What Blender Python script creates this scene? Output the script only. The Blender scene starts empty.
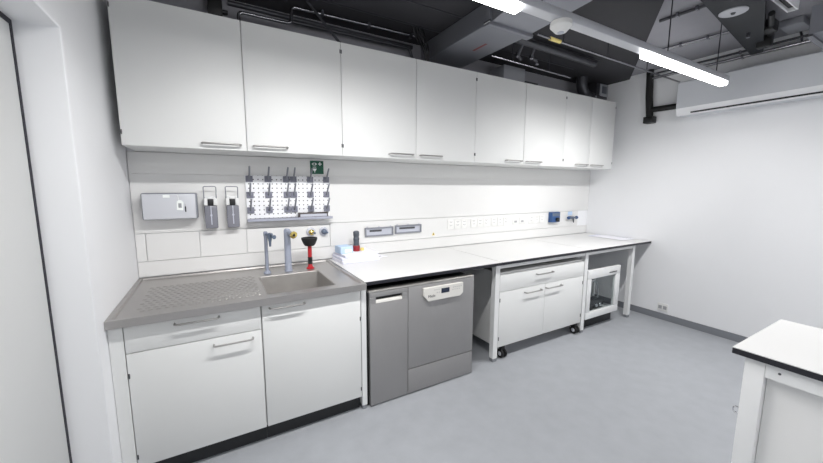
import bpy, bmesh, math, random
from mathutils import Vector, Matrix
random.seed(7)
SC = bpy.context.scene
COL = SC.collection
PI = math.pi
L = 4.92          # right wall
CEIL = 2.85
REAR = -5.5

# ------------------------------------------------------------------ materials
def lin(c):
    c = c / 255.0
    return c / 12.92 if c <= 0.04045 else ((c + 0.055) / 1.055) ** 2.4

def mat(name, rgb, rough=0.5, metal=0.0, var=0.04, scale=6.0, bump=0.0, bscale=80.0, spec=0.5, coat=0.0, stretch=None, aniso=0.0):
    m = bpy.data.materials.new(name); m.use_nodes = True
    nt = m.node_tree; n = nt.nodes; l = nt.links
    p = n['Principled BSDF']
    tc = n.new('ShaderNodeTexCoord'); mp = n.new('ShaderNodeMapping')
    l.new(tc.outputs['Object'], mp.inputs['Vector'])
    if stretch: mp.inputs['Scale'].default_value = stretch
    nz = n.new('ShaderNodeTexNoise'); nz.inputs['Scale'].default_value = scale; nz.inputs['Detail'].default_value = 5
    l.new(mp.outputs['Vector'], nz.inputs['Vector'])
    mx = n.new('ShaderNodeMix'); mx.data_type = 'RGBA'
    c = [lin(v) for v in rgb]
    mx.inputs[6].default_value = (*[min(1, v * (1 - var)) for v in c], 1)
    mx.inputs[7].default_value = (*[min(1, v * (1 + var)) for v in c], 1)
    l.new(nz.outputs['Fac'], mx.inputs[0]); l.new(mx.outputs[2], p.inputs['Base Color'])
    p.inputs['Roughness'].default_value = rough; p.inputs['Metallic'].default_value = metal
    p.inputs['Specular IOR Level'].default_value = spec
    p.inputs['Coat Weight'].default_value = coat; p.inputs['Coat Roughness'].default_value = 0.08
    if bump > 0:
        n2 = n.new('ShaderNodeTexNoise'); n2.inputs['Scale'].default_value = bscale; n2.inputs['Detail'].default_value = 4
        l.new(mp.outputs['Vector'], n2.inputs['Vector'])
        b = n.new('ShaderNodeBump'); b.inputs['Strength'].default_value = bump; b.inputs['Distance'].default_value = 0.002
        l.new(n2.outputs['Fac'], b.inputs['Height']); l.new(b.outputs['Normal'], p.inputs['Normal'])
    return m

def emis(name, rgb, strength):
    m = bpy.data.materials.new(name); m.use_nodes = True
    nt = m.node_tree; n = nt.nodes
    n.remove(n['Principled BSDF'])
    e = n.new('ShaderNodeEmission'); e.inputs['Color'].default_value = (*rgb, 1); e.inputs['Strength'].default_value = strength
    nt.links.new(e.outputs[0], n['Material Output'].inputs[0])
    return m

def glass(name, rgb, rough=0.02, alpha=0.25):
    m = bpy.data.materials.new(name); m.use_nodes = True
    nt = m.node_tree; n = nt.nodes; l = nt.links
    n.remove(n['Principled BSDF'])
    t = n.new('ShaderNodeBsdfTransparent'); t.inputs['Color'].default_value = (*[lin(v) for v in rgb], 1)
    g = n.new('ShaderNodeBsdfGlossy'); g.inputs['Roughness'].default_value = rough
    g.inputs['Color'].default_value = (.9, .9, .9, 1)
    mx = n.new('ShaderNodeMixShader')
    mx.inputs[0].default_value = 0.05; l.new(t.outputs[0], mx.inputs[1]); l.new(g.outputs[0], mx.inputs[2])
    l.new(mx.outputs[0], n['Material Output'].inputs[0])
    return m

def pegboard_mat():
    m = mat('pegboard_white', (236, 237, 240), 0.35, var=0.01)
    nt = m.node_tree; n = nt.nodes; l = nt.links; p = n['Principled BSDF']
    old = p.inputs['Base Color'].links[0].from_socket
    tc = n.new('ShaderNodeTexCoord'); sx = n.new('ShaderNodeSeparateXYZ'); l.new(tc.outputs['Object'], sx.inputs[0])
    outs = []
    for ax in ('X', 'Z'):
        d = n.new('ShaderNodeMath'); d.operation = 'DIVIDE'; d.inputs[1].default_value = 0.033; l.new(sx.outputs[ax], d.inputs[0])
        fr = n.new('ShaderNodeMath'); fr.operation = 'FRACT'; l.new(d.outputs[0], fr.inputs[0])
        s = n.new('ShaderNodeMath'); s.operation = 'SUBTRACT'; s.inputs[1].default_value = 0.5; l.new(fr.outputs[0], s.inputs[0])
        q = n.new('ShaderNodeMath'); q.operation = 'MULTIPLY'; l.new(s.outputs[0], q.inputs[0]); l.new(s.outputs[0], q.inputs[1])
        outs.append(q)
    a = n.new('ShaderNodeMath'); a.operation = 'ADD'; l.new(outs[0].outputs[0], a.inputs[0]); l.new(outs[1].outputs[0], a.inputs[1])
    c = n.new('ShaderNodeMath'); c.operation = 'LESS_THAN'; c.inputs[1].default_value = 0.021; l.new(a.outputs[0], c.inputs[0])
    mx = n.new('ShaderNodeMix'); mx.data_type = 'RGBA'; l.new(c.outputs[0], mx.inputs[0]); l.new(old, mx.inputs[6])
    mx.inputs[7].default_value = (.09, .09, .10, 1); l.new(mx.outputs[2], p.inputs['Base Color'])
    return m

WALLC = (236, 237, 239)
M = dict(
    wall=mat('wall_paint', WALLC, 0.6, var=0.015, scale=3, bump=0.05, bscale=220),
    darkwall=mat('darkened_wall_band', (140, 140, 146), 0.85, var=0.1, scale=4, bump=0.15, bscale=40),  # grey put into the colour to darken the wall above the cabinets
    panel=mat('wall_panel_laminate', (222, 222, 221), 0.4, var=0.01),
    gap=mat('panel_gap', (150, 150, 150), 0.7),
    ceiling=mat('concrete_ceiling', (150, 150, 156), 0.8, var=0.12, scale=3, bump=0.2, bscale=30),
    darkzone=mat('dark_zone_stand_in', (50, 50, 54), 0.8, var=0.12, scale=2.5),  # colour of the added sheet that darkens part of the ceiling
    floor=mat('grey_vinyl_floor', (163, 166, 171), 0.42, var=0.11, scale=9, bump=0.04, bscale=160, spec=0.35),
    base=mat('grey_baseboard', (122, 125, 131), 0.5, var=0.05),
    white=mat('white_laminate_door', (218, 219, 218), 0.42, var=0.008, spec=0.35),
    body=mat('white_cabinet_body', (220, 221, 220), 0.35, var=0.01),
    powder=mat('white_powder_coat', (222, 223, 223), 0.4, var=0.01),
    top=mat('white_worktop', (218, 218, 217), 0.3, var=0.008),
    edge=mat('black_worktop_edge', (26, 26, 34), 0.4, var=0.1),
    black=mat('black_plastic', (22, 23, 25), 0.45, var=0.1),
    plinth=mat('black_plinth', (30, 32, 35), 0.6, var=0.1),
    insul=mat('dark_insulation', (30, 33, 38), 0.85, var=0.15, scale=8),
    rubber=mat('black_rubber', (20, 20, 21), 0.6, var=0.1),
    steel=mat('brushed_stainless', (180, 177, 175), 0.33, 0.92, var=0.06, scale=18, stretch=(1, 9, 9)),
    basin=mat('satin_basin_steel', (168, 165, 162), 0.5, 0.6, var=0.12, scale=14),
    steelh=mat('satin_steel_handle', (176, 174, 172), 0.28, 1.0, var=0.03),
    washer=mat('washer_stainless', (156, 155, 155), 0.42, 0.55, var=0.03, scale=20, stretch=(12, 12, 1)),
    washertrim=mat('washer_trim_metal', (190, 188, 184), 0.35, 0.7, var=0.03),
    chrome=mat('polished_metal', (215, 215, 218), 0.12, 1.0, var=0.02),
    ctrl=mat('cream_control_panel', (212, 210, 205), 0.35, var=0.01),
    lcd=mat('dark_display', (36, 44, 62), 0.15, var=0.05),
    greymark=mat('grey_print', (150, 152, 156), 0.5),
    darkmark=mat('dark_print', (70, 72, 76), 0.5),
    tapgrey=mat('grey_coated_tap', (142, 148, 163), 0.3, var=0.03),
    tapdark=mat('slate_valve', (92, 104, 122), 0.35, var=0.06),
    brass=mat('brass', (222, 200, 120), 0.25, 1.0, var=0.05),
    red=mat('red_plastic', (172, 34, 42), 0.35, var=0.05),
    greybox=mat('grey_plastic_case', (198, 200, 206), 0.4, var=0.02),
    greyrim=mat('grey_plastic_rim', (132, 135, 143), 0.45, var=0.03),
    smoke=mat('smoked_plastic', (124, 125, 134), 0.12, var=0.06),
    pegboard=pegboard_mat(),
    peg=mat('grey_peg', (122, 124, 138), 0.45, var=0.05),
    driptray=mat('grey_drip_tray', (158, 161, 175), 0.35, var=0.03),
    darkred=mat('dark_red_plastic', (140, 28, 36), 0.4, var=0.05),
    tray=mat('pale_grey_tray', (186, 189, 200), 0.3, var=0.03),
    brown=mat('dark_brown_bar', (52, 42, 42), 0.4, var=0.1),
    green=mat('sign_green', (10, 84, 62), 0.45, var=0.03),
    signwhite=mat('sign_white', (236, 240, 238), 0.5),
    paper=mat('white_paper', (240, 239, 246), 0.7, var=0.02),
    paperblue=mat('pale_blue_paper', (222, 224, 240), 0.7, var=0.02),
    bluebox=mat('pale_blue_card', (186, 208, 234), 0.5, var=0.04),
    slate=mat('slate_plastic', (74, 80, 88), 0.4, var=0.08),
    yellow=mat('yellow_plastic', (232, 212, 130), 0.5),
    pinkmark=mat('pink_print', (238, 150, 150), 0.6),
    blue=mat('blue_plastic', (44, 78, 128), 0.35, var=0.05),
    socket=mat('white_socket', (228, 228, 226), 0.3, var=0.005),
    socketmark=mat('socket_recess', (165, 166, 168), 0.5),
    acfront=mat('ac_casing', (206, 209, 214), 0.35, var=0.01),
    aclip=mat('ac_lip', (232, 233, 235), 0.35, var=0.01),
    duct=mat('galvanised_duct', (138, 140, 147), 0.4, 0.6, var=0.05, scale=4),
    pipe=mat('steel_pipe', (150, 150, 155), 0.25, 1.0, var=0.05),
    darkpipe=mat('dark_pipe', (70, 71, 76), 0.4, 0.5, var=0.08),
    trunk=mat('trunking_aluminium', (190, 192, 197), 0.35, 0.2, var=0.02),
    greydevice=mat('grey_ceiling_box', (150, 152, 158), 0.5, var=0.03),
    gasket=mat('door_gasket', (28, 26, 40), 0.6),
    hose=mat('grey_hose', (150, 152, 156), 0.3),
    pump=mat('dark_pump', (44, 46, 50), 0.35, 0.3, var=0.1),
    foot=mat('grey_foot', (128, 131, 136), 0.5),
    glass=glass('clear_glass', (246, 249, 249)),
    redprint=mat('red_print', (130, 66, 66), 0.5),
    lamp=emis('led_diffuser', (1.0, 0.99, 0.98), 22.0),
    lamp_fill=emis('led_diffuser_fill', (1.0, 0.99, 0.98), 22.0),  # for the unseen trunk added as fill
)

# ------------------------------------------------------------------ mesh builder
class MB:
    def __init__(s): s.bm = bmesh.new(); s.mi = 0; s.mats = []
    def use(s, m):
        if m not in s.mats: s.mats.append(m)
        s.mi = s.mats.index(m); return s
    def _tag(s, faces):
        for f in faces: f.material_index = s.mi
    def box(s, x0, x1, y0, y1, z0, z1, bev=0.0, seg=2, mtx=None):
        vs = [s.bm.verts.new((x, y, z)) for x in (x0, x1) for y in (y0, y1) for z in (z0, z1)]
        fs = [(0, 1, 3, 2), (4, 6, 7, 5), (0, 4, 5, 1), (2, 3, 7, 6), (0, 2, 6, 4), (1, 5, 7, 3)]
        fl = [s.bm.faces.new([vs[i] for i in f]) for f in fs]
        s._tag(fl)
        vv = vs
        if bev > 0:
            es = list({e for f in fl for e in f.edges})
            r = bmesh.ops.bevel(s.bm, geom=es, offset=bev, segments=seg, affect='EDGES', profile=0.5)
            s._tag(r['faces']); vv = list({v for f in r['faces'] for v in f.verts} | {v for f in fl if f.is_valid for v in f.verts})
        if mtx is not None:
            for v in vv:
                if v.is_valid: v.co = mtx @ v.co
        return s
    def prism(s, pts, axis, a, b):
        # pts: 2D polygon; axis 'x': pts are (y,z), 'y': (x,z), 'z': (x,y)
        def P(p, t):
            return {'x': (t, p[0], p[1]), 'y': (p[0], t, p[1]), 'z': (p[0], p[1], t)}[axis]
        v0 = [s.bm.verts.new(P(p, a)) for p in pts]; v1 = [s.bm.verts.new(P(p, b)) for p in pts]
        n = len(pts); fl = [s.bm.faces.new(v0), s.bm.faces.new(v1[::-1])]
        for i in range(n): fl.append(s.bm.faces.new([v0[i], v0[(i + 1) % n], v1[(i + 1) % n], v1[i]]))
        s._tag(fl); return s
    def hexa(s, pts):   # 8 points: bottom 4 (loop), top 4 (loop)
        v = [s.bm.verts.new(p) for p in pts]
        fl = [s.bm.faces.new([v[i] for i in f]) for f in [(0, 1, 2, 3), (7, 6, 5, 4), (0, 4, 5, 1), (1, 5, 6, 2), (2, 6, 7, 3), (3, 7, 4, 0)]]
        s._tag(fl); return s
    def cyl(s, p0, p1, r0, r1=None, n=20, cap=True):
        return s.rings([(Vector(p0), r0), (Vector(p1), r0 if r1 is None else r1)], n, cap)
    def rings(s, prof, n=20, cap=True):
        # rings along a straight or bent axis: list of (centre, radius)
        rs = []
        prev = None
        for i, (c, r) in enumerate(prof):
            c = Vector(c)
            a = Vector(prof[max(i - 1, 0)][0]); b = Vector(prof[min(i + 1, len(prof) - 1)][0])
            d = (b - a)
            if d.length < 1e-7: d = prev or Vector((0, 0, 1))
            d = d.normalized()
            ref = Vector((0, 0, 1)) if abs(d.z) < 0.95 else Vector((1, 0, 0))
            if prev is None: u = d.cross(ref).normalized()
            else:
                u = (u - d * u.dot(d))
                u = u.normalized() if u.length > 1e-6 else d.cross(ref).normalized()
            w = d.cross(u); prev = d
            rs.append([s.bm.verts.new(c + (u * math.cos(2 * PI * k / n) + w * math.sin(2 * PI * k / n)) * r) for k in range(n)])
        fl = []
        for A, Bq in zip(rs, rs[1:]):
            for k in range(n): fl.append(s.bm.faces.new([A[k], A[(k + 1) % n], Bq[(k + 1) % n], Bq[k]]))
        if cap: fl.append(s.bm.faces.new(rs[0][::-1])); fl.append(s.bm.faces.new(rs[-1]))
        s._tag(fl); return s
    def tube(s, pts, r, n=10, bend=0.0, bseg=5):
        P = [Vector(p) for p in pts]
        if bend > 0 and len(P) > 2:
            Q = [P[0]]
            for i in range(1, len(P) - 1):
                a = (P[i - 1] - P[i]); b = (P[i + 1] - P[i])
                k = min(bend, a.length * .45, b.length * .45)
                A = P[i] + a.normalized() * k; Bq = P[i] + b.normalized() * k
                for t in range(bseg + 1):
                    t /= bseg
                    Q.append((1 - t) ** 2 * A + 2 * t * (1 - t) * P[i] + t * t * Bq)
            Q.append(P[-1]); P = Q
        return s.rings([(p, r) for p in P], n)
    def lathe(s, c, prof, n=28, axis='z'):
        c = Vector(c); ax = {'x': Vector((1, 0, 0)), 'y': Vector((0, 1, 0)), 'z': Vector((0, 0, 1))}[axis]
        return s.rings2(c, ax, prof, n)
    def rings2(s, c, ax, prof, n):
        ref = Vector((0, 0, 1)) if abs(ax.z) < .9 else Vector((1, 0, 0))
        u = ax.cross(ref).normalized(); w = ax.cross(u)
        rs = [[s.bm.verts.new(c + ax * h + (u * math.cos(2 * PI * k / n) + w * math.sin(2 * PI * k / n)) * max(r, 1e-4)) for k in range(n)] for r, h in prof]
        fl = []
        for A, Bq in zip(rs, rs[1:]):
            for k in range(n): fl.append(s.bm.faces.new([A[k], A[(k + 1) % n], Bq[(k + 1) % n], Bq[k]]))
        fl.append(s.bm.faces.new(rs[0][::-1])); fl.append(s.bm.faces.new(rs[-1]))
        s._tag(fl); return s
    def build(s, name, m=None, parent=None, origin=None, smooth=True, recalc=True):
        if m is not None:
            if not s.mats: s.mats = [m]
        if recalc: bmesh.ops.recalc_face_normals(s.bm, faces=s.bm.faces[:])
        root = parent
        off = Vector((0, 0, 0))
        if parent is not None:
            q = parent
            while q is not None: off += q.location; q = q.parent
        elif origin is not None: off = Vector(origin)
        for v in s.bm.verts: v.co -= off
        me = bpy.data.meshes.new(name); s.bm.to_mesh(me); s.bm.free()
        for mm in s.mats: me.materials.append(mm)
        if smooth:
            for f in me.polygons: f.use_smooth = True
            me.set_sharp_from_angle(angle=math.radians(32))
        o = bpy.data.objects.new(name, me); COL.objects.link(o)
        if parent is not None: o.parent = parent
        elif origin is not None: o.location = origin
        return o

def tag(o, label, cat, group=None):
    o['label'] = label; o['category'] = cat
    if group: o['group'] = group
    return o
def thing(name, label, cat, loc, group=None):
    o = bpy.data.objects.new(name, None); o.empty_display_size = 0.05
    COL.objects.link(o); o.location = loc
    return tag(o, label, cat, group)
def struct(mb, name, m=None, origin=None):
    o = mb.build(name, m, None, origin); o['kind'] = 'structure'; return o
def box(name, m, parent, x0, x1, y0, y1, z0, z1, bev=0.0):
    return MB().use(m).box(x0, x1, y0, y1, z0, z1, bev).build(name, m, parent)
def copy_tree(o, parent=None):
    c = o.copy(); COL.objects.link(c)
    if parent is not None: c.parent = parent
    for ch in list(o.children): copy_tree(ch, c)
    return c

# ------------------------------------------------------------------ room shell
struct(MB().use(M['floor']).box(-0.3, L + .2, REAR - .2, 0.2, -0.12, 0.0), 'floor')
struct(MB().use(M['ceiling']).box(-0.3, L + .2, REAR - .2, 0.2, CEIL, CEIL + .15), 'ceiling')
struct(MB().use(M['wall']).box(-0.3, L + .2, 0.0, 0.15, 0.0, CEIL), 'wall_back')
struct(MB().use(M['wall']).box(L, L + .15, REAR, -0.0005, 0.0, CEIL), 'wall_right')
struct(MB().use(M['wall']).box(-0.3, L + .2, REAR - .15, REAR, 0.0, CEIL), 'wall_rear')
YJ, ZL, YJ2, DX = -0.972, 2.127, -2.45, -0.134
wl = MB().use(M['wall'])
wl.prism([(-0.0005, 0), (YJ, 0), (YJ, ZL), (YJ2, ZL), (YJ2, 0), (REAR + .0005, 0), (REAR + .0005, CEIL), (-0.0005, CEIL)], 'x', -0.29, 0.0)
wlo = struct(wl, 'wall_left')
bv = wlo.modifiers.new('bevel', 'BEVEL'); bv.width = 0.006; bv.segments = 3; bv.limit_method = 'ANGLE'
# recessed flush door with a black gasket line
d1 = bpy.data.objects.new('door_1', None); COL.objects.link(d1); d1.location = (DX, (YJ + YJ2) / 2, 0); d1['kind'] = 'structure'
MB().use(M['body']).box(DX - .045, DX, YJ2 + .012, YJ - .020, 0.006, ZL - .020, .002).build('door_leaf', M['body'], d1)
g = MB().use(M['gasket'])
g.box(DX - .04, DX + .0015, YJ - .0195, YJ - .001, 0.0, ZL - .001)
g.box(DX - .04, DX - .004, YJ2 + .001, YJ2 + .0115, 0.0, ZL - .001)
g.box(DX - .04, DX + .0015, YJ2 + .0116, YJ - .0196, ZL - .0195, ZL - .001)
g.build('gasket', M['gasket'], d1)
# cove baseboards
bb = MB().use(M['base'])
bb.prism([(L - .001, 0.0005), (L - .012, 0.0005), (L - .004, .074), (L - .001, .074)], 'y', REAR + .002, -0.014)
struct(bb, 'baseboard_right')
bb = MB().use(M['base'])
bb.prism([(-.001, 0.0005), (-.012, 0.0005), (-.004, .074), (-.001, .074)], 'x', 1.31, L - .014)
struct(bb, 'baseboard_back')

# wall cladding behind the counters (thin white laminate boards with open joints)
tn = 0
def trim(x0, x1, z0, z1, m=M['panel'], y0=-0.012, y1=-0.001):
    global tn
    tn += 1
    struct(MB().use(m).box(x0, x1, y0, y1, z0, z1, .001, 1), 'trim_%d' % tn)
trim(.004, L - .004, .905, 1.008)                   # lower splash strip
trim(.004, .057, 1.012, 1.199)
trim(.061, .366, 1.012, 1.199)
trim(.370, .672, 1.012, 1.199)
trim(.676, 1.316, 1.012, 1.199)
trim(.004, L - .004, 1.213, 1.6)
trim(.004, 1.318, 1.203, 1.2125)
trim(.004, L - .004, 1.6009, 1.742)
trim(.004, L - .004, 2.40, CEIL - .04, M['darkwall'])  # grey stand-in for the dark zone of wall above the cabinets

# ------------------------------------------------------------------ handle helper
def bow_handle(parent, x0, x1, yface, z, r=.0048, stand=.032):
    mb = MB().use(M['steelh'])
    mb.tube([(x0, yface, z), (x0, yface - stand, z), (x1, yface - stand, z), (x1, yface, z)], r, 10, bend=.014)
    return mb.build('handle', M['steelh'], parent)
def hinge(parent, x, yface, z, w=.007, h=.026):
    return MB().use(M['darkmark']).box(x - w / 2, x + w / 2, yface - .002, yface + .004, z - h / 2, z + h / 2, .001, 1).build('hinge', M['darkmark'], parent)

# ------------------------------------------------------------------ wall cabinets
UX = [.049, .680, 1.317, 1.943, 2.566, 3.196, 3.811, 4.268, 4.734]
UD, UB, UT = -.40, 1.745, 2.532
names = ['white double-door wall cabinet above the sink, nearest the left wall',
         'second white wall cabinet from the left, above the wrapped service boxes and washer',
         'third white wall cabinet from the left, below the small grey box',
         'narrow white double-door wall cabinet at the right end of the row']
names[1] = 'second white wall cabinet from the left, below the silver ceiling duct'
for i in range(4):
    a, m_, b = UX[2 * i], UX[2 * i + 1], UX[2 * i + 2]
    t = thing('wall_cabinet', names[i], 'cabinet', ((a + b) / 2, -.2, UB), 'white wall cabinets in a row')
    c = MB().use(M['body']).box(a + .001, b - .001, UD + .021, -.0125, UB, UT - .002, .001, 1)
    c.build('cabinet_body', M['body'], t)
    for (p, q, side) in ((a + .0015, m_ - .0022, 0), (m_ + .0022, b - .0015, 1)):
        d = MB().use(M['white']).box(p, q, UD, UD + .019, UB + .001, UT, .0015, 2).build('door', M['white'], t)
        if side == 0: bow_handle(d, q - .245, q - .035, UD, UB + .034, .0062, .034)
        else: bow_handle(d, p + .035, p + .245, UD, UB + .034, .0062, .034)
        hx = p + .0035 if side == 0 else q - .0035
        for hz in (UB + .072, UT - .062): hinge(d, hx, UD, hz)

# ------------------------------------------------------------------ sink base
DY = -.845
t = thing('filler_panel', 'narrow white filler strip between the left wall and the sink cabinet', 'panel', (.035, -.5, 0))
MB().use(M['body']).box(.0015, .057, DY + .001, -.03, .001, .858, .001, 1).build('strip', M['body'], t)
t = thing('base_cabinet', 'white base cabinet with one drawer and one door under the draining board', 'cabinet', (.36, -.45, 0), 'base cabinets under the sink top')
MB().use(M['body']).box(.0585, .667, DY + .021, -.03, .105, .858, .001, 1).build('cabinet_body', M['body'], t)
d = MB().use(M['white']).box(.0605, .664, DY, DY + .019, .716, .857, .0012, 2).build('drawer', M['white'], t)
bow_handle(d, .263, .459, DY, .830)
d = MB().use(M['white']).box(.0605, .664, DY, DY + .019, .108, .712, .0012, 2).build('door', M['white'], t)
bow_handle(d, .427, .618, DY, .677)
for hz in (.60, .165): hinge(d, .0635, DY, hz)
MB().use(M['plinth']).box(.0585, .667, DY + .05, DY + .066, .001, .1045).build('plinth', M['plinth'], t)
t = thing('base_cabinet', 'white base cabinet with a single door under the sink basin', 'cabinet', (.965, -.45, 0), 'base cabinets under the sink top')
cb = MB().use(M['body'])
cb.box(.6685, .686, DY + .021, -.03, .105, .858); cb.box(1.248, 1.266, DY + .021, -.03, .105, .858)
cb.box(.6862, 1.2478, DY + .021, -.03, .105, .123); cb.box(.6862, 1.2478, -.05, -.03, .1232, .858)
cb.build('cabinet_body', M['body'], t)
d = MB().use(M['white']).box(.671, 1.264, DY, DY + .019, .108, .857, .0012, 2).build('door', M['white'], t)
bow_handle(d, .712, .906, DY, .832)
for hz in (.66, .165): hinge(d, 1.2605, DY, hz)
MB().use(M['plinth']).box(.6685, 1.266, DY + .05, DY + .066, .001, .1045).build('plinth', M['plinth'], t)

# ------------------------------------------------------------------ stainless sink top
SX0, SX1, SY0, SY1 = .002, 1.294, -.880, -.014
t = thing('sink_top', 'brushed stainless steel sink top with draining board and sunken basin', 'sink', (.65, -.45, .86))
BX0, BX1, BY0, BY1 = .712, 1.128, -.765, -.325
mb = MB().use(M['steel'])
zt, zf = .900, .8885
rim = .026
xs = [SX0, SX0 + .020, SX0 + rim, BX0, BX1, SX1 - rim, SX1 - .018, SX1]
ys = [SY0, SY0 + .030, SY0 + .038, BY0, BY1, SY1 - rim, SY1 - .018, SY1]
def zz(i, j):
    return zt if (i in (0, 1, 6, 7) or j in (0, 1, 6, 7)) else zf
V = {}
for i, x in enumerate(xs):
    for j, y in enumerate(ys): V[i, j] = mb.bm.verts.new((x, y, zz(i, j)))
for i in range(7):
    for j in range(7):
        if (i, j) == (3, 3): continue
        mb.bm.faces.new([V[i, j], V[i + 1, j], V[i + 1, j + 1], V[i, j + 1]])
# skirt
sk = {}
loop = [(i, 0) for i in range(8)] + [(7, j) for j in range(1, 8)] + [(i, 7) for i in range(6, -1, -1)] + [(0, j) for j in range(6, 0, -1)]
low = [mb.bm.verts.new((xs[i], ys[j], .8605)) for i, j in loop]
for k in range(len(loop)):
    a, b = loop[k], loop[(k + 1) % len(loop)]
    mb.bm.faces.new([V[a], low[k], low[(k + 1) % len(low)], V[b]])
inn = [mb.bm.verts.new((min(max(v.co.x, SX0 + .02), SX1 - .02), min(max(v.co.y, SY0 + .02), SY1 - .02), .8605)) for v in low]
for k in range(len(low)):
    try: mb.bm.faces.new([low[k], inn[k], inn[(k + 1) % len(low)], low[(k + 1) % len(low)]])
    except ValueError: pass
mb.build('worktop', M['steel'], t, smooth=False)
bs = MB().use(M['basin'])
# basin: rounded rectangle loops
def rrect(x0, x1, y0, y1, r, z, n=6):
    pts = []
    for cx, cy, a0 in ((x1 - r, y1 - r, 0), (x0 + r, y1 - r, 90), (x0 + r, y0 + r, 180), (x1 - r, y0 + r, 270)):
        for k in range(n + 1):
            a = math.radians(a0 + 90 * k / n); pts.append((cx + r * math.cos(a), cy + r * math.sin(a), z))
    return pts
loops = [rrect(BX0 - .004, BX1 + .004, BY0 - .004, BY1 + .004, .012, zf + .0012), rrect(BX0 + .002, BX1 - .002, BY0 + .002, BY1 - .002, .014, zf + .0012),
         rrect(BX0 + .005, BX1 - .005, BY0 + .005, BY1 - .005, .016, zf - .003), rrect(BX0 + .012, BX1 - .012, BY0 + .012, BY1 - .012, .022, .68),
         rrect(BX0 + .035, BX1 - .035, BY0 + .035, BY1 - .035, .03, .662)]
vl = [[bs.bm.verts.new(p) for p in lp] for lp in loops]
for A, Bq in zip(vl, vl[1:]):
    n = len(A)
    for k in range(n): bs.bm.faces.new([A[k], A[(k + 1) % n], Bq[(k + 1) % n], Bq[k]])
bs.bm.faces.new(vl[-1])
bmesh.ops.recalc_face_normals(bs.bm, faces=bs.bm.faces[:])
bs.bm.faces.ensure_lookup_table()
if bs.bm.faces[-1].normal.z < 0: bmesh.ops.reverse_faces(bs.bm, faces=bs.bm.faces[:])
basin = bs.build('basin', M['basin'], t, recalc=False)
MB().use(M['chrome']).lathe((.92, -.545, .6622), [(.04, 0), (.04, .004), (.03, .005), (.012, .002)], 24).build('drain', M['chrome'], basin)
dm = MB().use(M['steel'])
dx0, dx1, dy0, dy1, nx, ny = .080, .700, -.770, -.262, 207, 170
def emboss(x, y):
    best = 0.0
    r0 = (-.285 - y) / .042
    for r_ in (math.floor(r0), math.floor(r0) + 1):
        if r_ < 0 or r_ > 11: continue
        yc = -.285 - r_ * .042; off = .5 if r_ % 2 else 0
        c0 = round((x - .105) / .0345 - off)
        if c0 < 0 or c0 > 16: continue
        xc = .105 + (c0 + off) * .0345
        d = ((x - xc) / .0125) ** 2 + ((y - yc) / .0085) ** 2
        if d < 1: best = max(best, min(1, 1.6 * (1 - d)))
    return best
gr = [[dm.bm.verts.new((dx0 + (dx1 - dx0) * i / nx, dy0 + (dy1 - dy0) * j / ny, zf + .0004 + .0036 * emboss(dx0 + (dx1 - dx0) * i / nx, dy0 + (dy1 - dy0) * j / ny))) for j in range(ny + 1)] for i in range(nx + 1)]
for i in range(nx):
    for j in range(ny): dm.bm.faces.new([gr[i][j], gr[i + 1][j], gr[i + 1][j + 1], gr[i][j + 1]])
dm.build('drainer_pattern', M['steel'], t)

# taps
t = thing('water_tap', 'slim grey lab tap with slate valve, left of the two sink taps', 'tap', (.781, -.238, zf))
mb = MB().use(M['tapgrey']); mb.lathe((.781, -.238, zf + .001), [(.026, 0), (.026, .008), (.019, .016), (.0125, .024), (.0125, .272), (.015, .277), (.015, .302), (.010, .309)], 24)
mb.build('column', M['tapgrey'], t)
mb = MB().use(M['tapdark']); mb.cyl((.781, -.240, 1.178), (.802, -.285, 1.176), .011); mb.lathe((.803, -.287, 1.146), [(.007, -.052), (.009, -.02), (.014, 0), (.017, .02), (.016, .040), (.008, .046)], 18)
mb.build('spout', M['tapdark'], t)
mb = MB().use(M['tapdark']); mb.cyl((.803, -.287, 1.165), (.826, -.306, 1.165), .010); mb.cyl((.826, -.328, 1.163), (.832, -.296, 1.163), .013); mb.cyl((.803, -.29, 1.18), (.812, -.322, 1.186), .008)
mb.build('valve_knob', M['tapdark'], t)
t = thing('water_tap', 'thick grey lab tap column with a brass-ringed outlet, beside the plunger', 'tap', (.930, -.236, zf))
mb = MB().use(M['tapgrey']); mb.lathe((.930, -.236, zf + .001), [(.030, 0), (.030, .006), (.025, .014), (.0235, .28), (.0235, .305), (.018, .318), (.006, .322)], 26)
mb.build('column', M['tapgrey'], t)
mb = MB().use(M['tapgrey']); mb.cyl((.930, -.236, 1.19), (.958, -.315, 1.172), .0165)
mb.build('outlet', M['tapgrey'], t)
mb = MB().use(M['brass']); d_ = (Vector((.958, -.315, 1.172)) - Vector((.930, -.236, 1.19))).normalized(); c0 = Vector((.958, -.315, 1.172))
mb.rings([(c0, .026), (c0 + d_ * .010, .027), (c0 + d_ * .013, .022)], 22); mb.use(M['black']).rings([(c0 + d_ * .0131, .010), (c0 + d_ * .0145, .010)], 16)
mb.build('brass_ring', None, t)
t = thing('plunger', 'red-handled plunger standing upside down with its black rubber cup on top', 'plunger', (1.093, -.230, zf + .001))
MB().use(M['red']).lathe((1.093, -.23, zf + .001), [(.030, 0), (.030, .006), (.019, .014), (.0155, .03), (.0155, .2)], 20).build('handle', M['red'], t)
MB().use(M['black']).lathe((1.093, -.23, zf + .001), [(.0172, .035), (.0172, .09)], 20).build('grip', M['black'], t)
MB().use(M['rubber']).lathe((1.093, -.23, zf + .001), [(.018, .176), (.036, .179), (.046, .194), (.059, .226), (.060, .240), (.05, .241), (.03, .22)], 28).build('rubber_cup', M['rubber'], t)
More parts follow.
